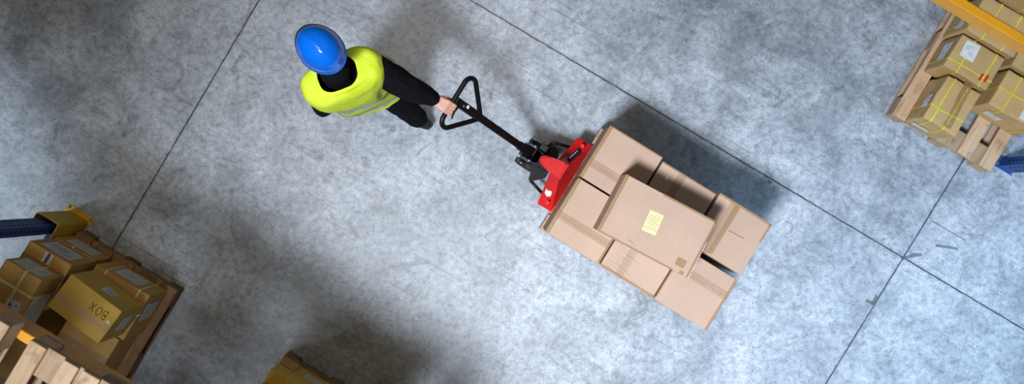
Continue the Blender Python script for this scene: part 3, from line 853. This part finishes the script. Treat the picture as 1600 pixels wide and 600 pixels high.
# trunk and limbs
add_ball(bm, CHEST, 1, (.145, .095, .19), hrot); add_ball(bm, WAIST, 1, (.13, .095, .18), hrot)
for (a, b, r0, r1) in ((S_R, S_L, .045, .045), (S_R, E_R, .042, .034), (E_R, WR_R, .034, .027), (S_L, E_L, .042, .034), (E_L, WR_L, .034, .027),
                       (HIP_R, HIP_L, .08, .08), (HIP_R, KN_R, .070, .044), (KN_R, AN_R, .043, .030), (HIP_L, KN_L, .070, .044), (KN_L, AN_L, .043, .030),
                       (AN_R, TO_R, .030, .022), (AN_L, TO_L, .030, .022), (CHEST, NECK, .08, .060)):
    add_cone(bm, a, b, r0, r1)
# right hand closed over the grip bar: frame x = away from the arm, y = along the bar, z = up
lx = (LM.to_3x3() @ Vector((1, 0, 0))); ly = (LM.to_3x3() @ Vector((0, 1, 0))); lz = Vector((0, 0, 1))
bx, bz = .090, -.040       # bar centre relative to the wrist
def cyc(r, a): return (bx + r * math.cos(R(a)), bz + r * math.sin(R(a)))
fg = []
for y, l in ((.033, 1.0), (.0115, 1.06), (-.0105, 1.0), (-.031, .88)):
    fg.append((y, [(*cyc(.034, 112), 0), (*cyc(.0305, 112 - 92 * l), 0), (*cyc(.0285, 112 - 165 * l), 0), (*cyc(.0275, 112 - 228 * l), 0)], .0098 if l > .9 else .0086))
hand(bm, WR_R, lx, ly, lz, fg, [(.012, .022, -.010), (.045, .046, -.030), (bx - .022, .052, bz - .022), (bx + .008, .050, bz - .029)])
# left hand hanging, slightly curled: x = down the arm, y = towards the thumb side, z = back of the hand
xd = (WR_L - E_L).normalized(); yd = (fwd - xd * fwd.dot(xd)).normalized(); zd = xd.cross(yd)
if zd.dot(-rgt) < 0: zd = -zd
fg = [(y, [(.085, .0, 0), (.085 + .034 * l, -.010, 0), (.085 + .055 * l, -.030 * l, 0), (.085 + .060 * l, -.050 * l, 0)], .0092) for y, l in ((.030, .95), (.010, 1.05), (-.010, 1.0), (-.029, .82))]
hand(bm, WR_L, xd, yd, zd, fg, [(.015, .020, -.008), (.045, .045, -.018), (.070, .052, -.026), (.092, .050, -.034)])
remeshed('body', bm, 'skin', P, .0048, 4)
for s in (-1, 1):
    bm = bmesh.new(); add_ball(bm, hp(s * .032, .078, .005), .0125); e = link('eye', bm, 'eye_white', P, True)
    bm = bmesh.new(); add_ball(bm, hp(s * .032, .0875, .005), .0062); link('iris', bm, 'iris', e, True)
bm = bmesh.new(); add_ball(bm, hp(0, .094, -.058), 1, (.024, .007, .007), hrot); link('mouth', bm, 'lip', P, True)
bm = bmesh.new(); add_ball(bm, hp(0, -.028, .005), 1, (.084, .088, .085), hrot); add_ball(bm, hp(0, -.05, -.055), 1, (.062, .045, .045), hrot)
remeshed('hair', bm, 'hair', P, .006, 3)

def folds(o, amp):
    """soft cloth folds: ridged noise stretched across the limb"""
    me = o.data; ns = [v.normal.copy() for v in me.vertices]
    for v, n_ in zip(me.vertices, ns):
        p = v.co
        a = noise.noise(Vector((p.x * 16 + p.z * 9, p.y * 16 - p.z * 6, p.z * 11)))
        v.co = p + n_ * amp * ((1 - abs(a) * 2.2) * .8 + noise.noise(p * 24) * .5)
    return o

# jacket: trunk, two sleeves, standing collar
bm = bmesh.new()
add_ball(bm, CHEST, 1, (.18, .125, .21), Matrix(((.95, -.3, 0), (.3, .95, 0), (0, 0, 1)))); add_ball(bm, WAIST, 1, (.165, .112, .26), hrot)
add_cone(bm, S_R, S_L, .066, .060)
cuff = WR_R.lerp(E_R, .16)
m1 = S_R.lerp(E_R, .45) + Vector((0, 0, -.008)); m2 = E_R.lerp(cuff, .5) + Vector((0, 0, -.010))
for a, b, r0, r1 in ((S_R, m1, .074, .079), (m1, E_R, .079, .073), (E_R, m2, .073, .064), (m2, cuff, .064, .047)): add_cone(bm, a, b, r0, r1)
cl = WR_L.lerp(E_L, .12)
add_cone(bm, S_L, E_L, .062, .056); add_cone(bm, E_L, cl, .056, .044)
add_cone(bm, NECK + Vector((0, 0, -.06)), NECK + Vector((-.004, .008, .052)), .092, .082)
folds(remeshed('jacket', bm, 'jacket', P, .0065, 5), .006)
# trousers
bm = bmesh.new()
add_cone(bm, HIP_R, HIP_L, .118, .118)
for h_, k_, a_ in ((HIP_R, KN_R, AN_R), (HIP_L, KN_L, AN_L)):
    add_cone(bm, h_, k_, .108, .080); add_cone(bm, k_, k_.lerp(a_, .5), .080, .074); add_cone(bm, k_.lerp(a_, .5), k_.lerp(a_, .93), .074, .066)
folds(remeshed('trousers', bm, 'trousers', P, .007, 5), .007)
# shoes
for a_, t_ in ((AN_R, TO_R), (AN_L, TO_L)):
    bm = bmesh.new()
    d = (t_ - a_); d.z = 0; d.normalize()
    pitch = 0 if a_.z < .1 else 1
    heel = a_ - d * .055 + Vector((0, 0, -.045 if not pitch else -.03)); ball_ = t_ + Vector((0, 0, .006)); toe = t_ + d * (.065 if not pitch else .045) + Vector((0, 0, .002))
    add_cone(bm, a_, heel, .052, .040); add_cone(bm, a_, ball_, .052, .042); add_cone(bm, heel, ball_, .038, .042); add_cone(bm, ball_, toe, .042, .032)
    o = remeshed('shoe', bm, 'shoe', P, .006, 5)
    zc = min(v.co.z for v in o.data.vertices)
    bm = bmesh.new(); q = d.cross(Vector((0, 0, 1)))
    hh, bb, tt = heel + Vector((0, 0, -.036)), ball_ + Vector((0, 0, -.036)), toe + Vector((0, 0, -.030))
    vs = []
    for p, w_ in ((hh - d * .035, .026), (hh, .036), (bb, .044), (tt + d * .01, .036), (tt + d * .034, .018)):
        for s in (-1, 1):
            for z in (-.006, .006): vs.append(bm.verts.new(Vector((p.x, p.y, max(p.z, .007))) + q * w_ * s + Vector((0, 0, z))))
    bmesh.ops.convex_hull(bm, input=vs)
    link('sole', bm, 'sole', o)

# vest: lofted shell, twisted so the right shoulder trails
def vring(z, c, hw, hd, ang, n=64, p=2.7, lift=None, seed=0.):
    out = []
    ca, sa = math.cos(R(ang)), math.sin(R(ang))
    for k in range(n):
        a = 2 * math.pi * k / n
        cx = math.copysign(abs(math.cos(a)) ** (2 / p), math.cos(a)) * hw; cy = math.copysign(abs(math.sin(a)) ** (2 / p), math.sin(a)) * hd
        v = Vector((c[0] + ca * cx - sa * cy, c[1] + sa * cx + ca * cy, z))
        out.append(v)
    return out
levels = [(.765, (-.912, .655), .246, .172, 17), (.80, (-.912, .655), .244, .170, 17), (.86, (-.912, .654), .240, .164, 18), (.89, (-.913, .653), .238, .162, 18), (.95, (-.914, .651), .232, .156, 19), (1.02, (-.915, .647), .226, .150, 19.5),
          (1.10, (-.915, .641), .224, .149, 20), (1.18, (-.915, .633), .222, .150, 21), (1.27, (-.917, .628), .222, .148, 23), (1.34, (-.920, .624), .226, .143, 25), (1.40, (-.922, .624), .229, .136, 26),
          (1.445, (-.923, .625), .226, .126, 26), (1.475, (-.926, .628), .208, .112, 25), (1.492, (-.928, .630), .174, .100, 23), (1.505, (-.930, .628), .135, .094, 20), (1.512, (-.936, .634), .108, .090, 19)]
def wrinkle(v):
    h = max(0, min(1, (1.46 - v.z) / .3))
    a = noise.noise(Vector((v.x * 9, v.y * 9, v.z * 5))) * .026 + (.4 - abs(noise.noise(Vector((v.x * 13, v.y * 13, v.z * 6 + 4))))) * .020
    c = Vector((-.925, .635)); d = Vector((v.x, v.y)) - c; L = d.length
    d = d / max(L, .01) * a * (.45 + .55 * h)
    return Vector((v.x + d.x, v.y + d.y, v.z + noise.noise(Vector((v.x * 12, v.y * 12, 3))) * .012))
bm = bmesh.new(); rings = []
dense = []
for A_, B_2 in zip(levels, levels[1:]):
    for k in (0, .5):
        l = lambda p, q: p + (q - p) * k
        dense.append((l(A_[0], B_2[0]), (l(A_[1][0], B_2[1][0]), l(A_[1][1], B_2[1][1])), l(A_[2], B_2[2]), l(A_[3], B_2[3]), l(A_[4], B_2[4])))
dense.append(levels[-1])
for lv in dense: rings.append([wrinkle(v) - PO for v in vring(*lv)])
n = 64
for inner in (0, 1):
    vv = [[bm.verts.new(p - (Vector((p.x - .005, p.y + .025, 0)).normalized() * .004 if inner else Vector())) for p in r] for r in rings]
    for i in range(len(vv) - 1):
        for k in range(n):
            f = bm.faces.new((vv[i][k], vv[i][(k + 1) % n], vv[i + 1][(k + 1) % n], vv[i + 1][k])); f.smooth = True
vest = link('safety_vest', bm, 'vest', P, True)
def band(name, z0, z1):
    bm = bmesh.new(); rows = []
    for k in range(5):
        z = z0 + (z1 - z0) * k / 4
        for A_, B_2 in zip(levels, levels[1:]):
            if A_[0] <= z <= B_2[0]:
                f = (z - A_[0]) / (B_2[0] - A_[0]); l = lambda p, q: p + (q - p) * f
                r = [wrinkle(v) for v in vring(z, (l(A_[1][0], B_2[1][0]), l(A_[1][1], B_2[1][1])), l(A_[2], B_2[2]), l(A_[3], B_2[3]), l(A_[4], B_2[4]))]
                c = Vector((-.925, .64, 0)); rows.append([p + (Vector((p.x, p.y, 0)) - c).normalized() * .0035 - PO for p in r]); break
    vv = [[bm.verts.new(p) for p in r] for r in rows]
    for i in range(len(vv) - 1):
        for k in range(n): bm.faces.new((vv[i][k], vv[i][(k + 1) % n], vv[i + 1][(k + 1) % n], vv[i + 1][k])).smooth = True
    o = link(name, bm, 'silver', vest, True); o['label'] = 'silver reflective band'
band('reflective_band', .815, .865); band('reflective_band', 1.02, 1.07)

# helmet
hc = W(-.981, .732, 1.715)
hf = Vector((-.74, .67, 0)).normalized(); hr = Vector((hf.y, -hf.x, 0))
tilt = Matrix.Rotation(R(-4), 3, hr)
HT = Matrix.Translation(hc) @ (tilt @ Matrix(((hr.x, hf.x, 0), (hr.y, hf.y, 0), (0, 0, 1)))).to_4x4()
bm = bmesh.new(); nu, nv = 72, 22
def shell(a, b):
    # a: angle round (90 deg = front), b: 0 rim .. 1 crown
    ca, sa = math.cos(a), math.sin(a)
    el = b * math.pi / 2
    r = math.cos(el) ** .85
    x = .106 * ca * r; y = .134 * sa * r - .004; z = .124 * math.sin(el)
    # raised centre ridge and two side ribs
    lat = abs(x)
    z += (.006 * math.exp(-(lat / .018) ** 2)) * (b ** .5) if b > .18 else 0
    return Vector((x, y, z))
grid = []
rim = []
for j, (dr, dz) in enumerate(((1.00, -.012), (1.075, -.012), (1.085, -.008), (1.035, -.003), (1.03, .004), (1.0, .012))):
    ring = []
    for k in range(nu):
        a = 2 * math.pi * k / nu
        p = shell(a, 0); fr = max(0, math.sin(a))
        ex = 1 + (dr - 1) * (1 + (1.6 * fr ** 3 if j in (1, 2) else 0))
        ring.append(bm.verts.new(HT @ Vector((p.x * ex, p.y * ex, dz - (.010 * fr ** 2 if j in (1, 2) else 0)))))
    grid.append(ring)
for j in range(1, nv):
    grid.append([bm.verts.new(HT @ (shell(2 * math.pi * k / nu, j / nv) + Vector((0, 0, .006)))) for k in range(nu)])
for i in range(len(grid) - 1):
    for k in range(nu): bm.faces.new((grid[i][k], grid[i][(k + 1) % nu], grid[i + 1][(k + 1) % nu], grid[i + 1][k]))
bm.faces.new(grid[-1])
hel = link('safety_helmet', bm, 'helmet', P, True)
bm = bmesh.new(); rows = []
for b in (.16, .22, .28):
    rows.append([bm.verts.new(HT @ (shell(R(a), b) * 1.012 + Vector((0, 0, .006)))) for a in (104, 108, 112, 116)])
for i in range(2):
    for k in range(3): bm.faces.new((rows[i][k], rows[i][k + 1], rows[i + 1][k + 1], rows[i + 1][k])).smooth = True
o = link('emblem', bm, 'emblem', hel); o['label'] = 'white emblem'

# ------------------------------------------------------------------ light
w = bpy.data.worlds.new('hall'); scene.world = w; w.use_nodes = True
w.node_tree.nodes['Background'].inputs[0].default_value = (1.0, .86, .64, 1)
w.node_tree.nodes['Background'].inputs[1].default_value = .06

def area(name, loc, target, size, power, col, sy=None, spread=180):
    l = bpy.data.lights.new(name, 'AREA'); l.energy = power; l.color = col
    l.shape = 'RECTANGLE'; l.size = size; l.size_y = sy or size
    o = bpy.data.objects.new(name, l); COL.objects.link(o)
    l.spread = R(spread); o.location = loc; d = Vector(target) - Vector(loc); o.rotation_euler = d.to_track_quat('-Z', 'Y').to_euler()
    return o
def ua(a, b, z): return AM @ Vector((a, b, z))
area('skylight_and_fill', ua(-.5, -3.6, 9.2), ua(1.7, -.25, 0), 1.7, 194, (.87, .93, 1.0), 1.4, 62)
area('skylight_and_fill', ua(5.0, 1.0, 9.2), ua(4.3, .5, 0), 1.6, 42, (.36, .68, 1.0), 1.4, 44)  # added blue fill that cools the floor at the right
area('skylight_and_fill', ua(-2.3, .3, 9.), ua(-2.3, -.5, 0), 2.5, 13, (1., .83, .60), 2.5, 58)  # added warm overhead fill for the dim left half
area('skylight_and_fill', ua(-1.2, 2.2, 9.), ua(-1.0, .9, 0), 1.2, 2.6, (.95, .97, 1.), 1.2, 18)  # added weak fill that softens the person's shadow
area('skylight_and_fill', ua(-4.8, -4.6, 6.5), ua(-3.65, -2.2, 0), .6, 10, (.75, .88, 1.0), .6, 20)  # spot added to brighten the floor at the far left edge
for a, b in ((-2.2, -.2), (-1.2, .9), (-.6, .2), (.6, .8)):
    area('hall_lamp', ua(a, b, 8.6), ua(a, b, 0), .09, 1.8, (1, .88, .70))

# ------------------------------------------------------------------ camera
cd = bpy.data.cameras.new('camera'); cam = bpy.data.objects.new('camera', cd); COL.objects.link(cam)
cam.location = (0, 0, H); cam.rotation_euler = (0, 0, 0)
cd.sensor_width = 36; cd.sensor_fit = 'HORIZONTAL'; cd.lens = 1400 / 1600 * 36
scene.camera = cam
scene.view_settings.view_transform = 'Standard'
scene.view_settings.look = 'None'
scene.view_settings.gamma = 1
scene.view_settings.use_curve_mapping = False
scene.view_settings.exposure = 0.0
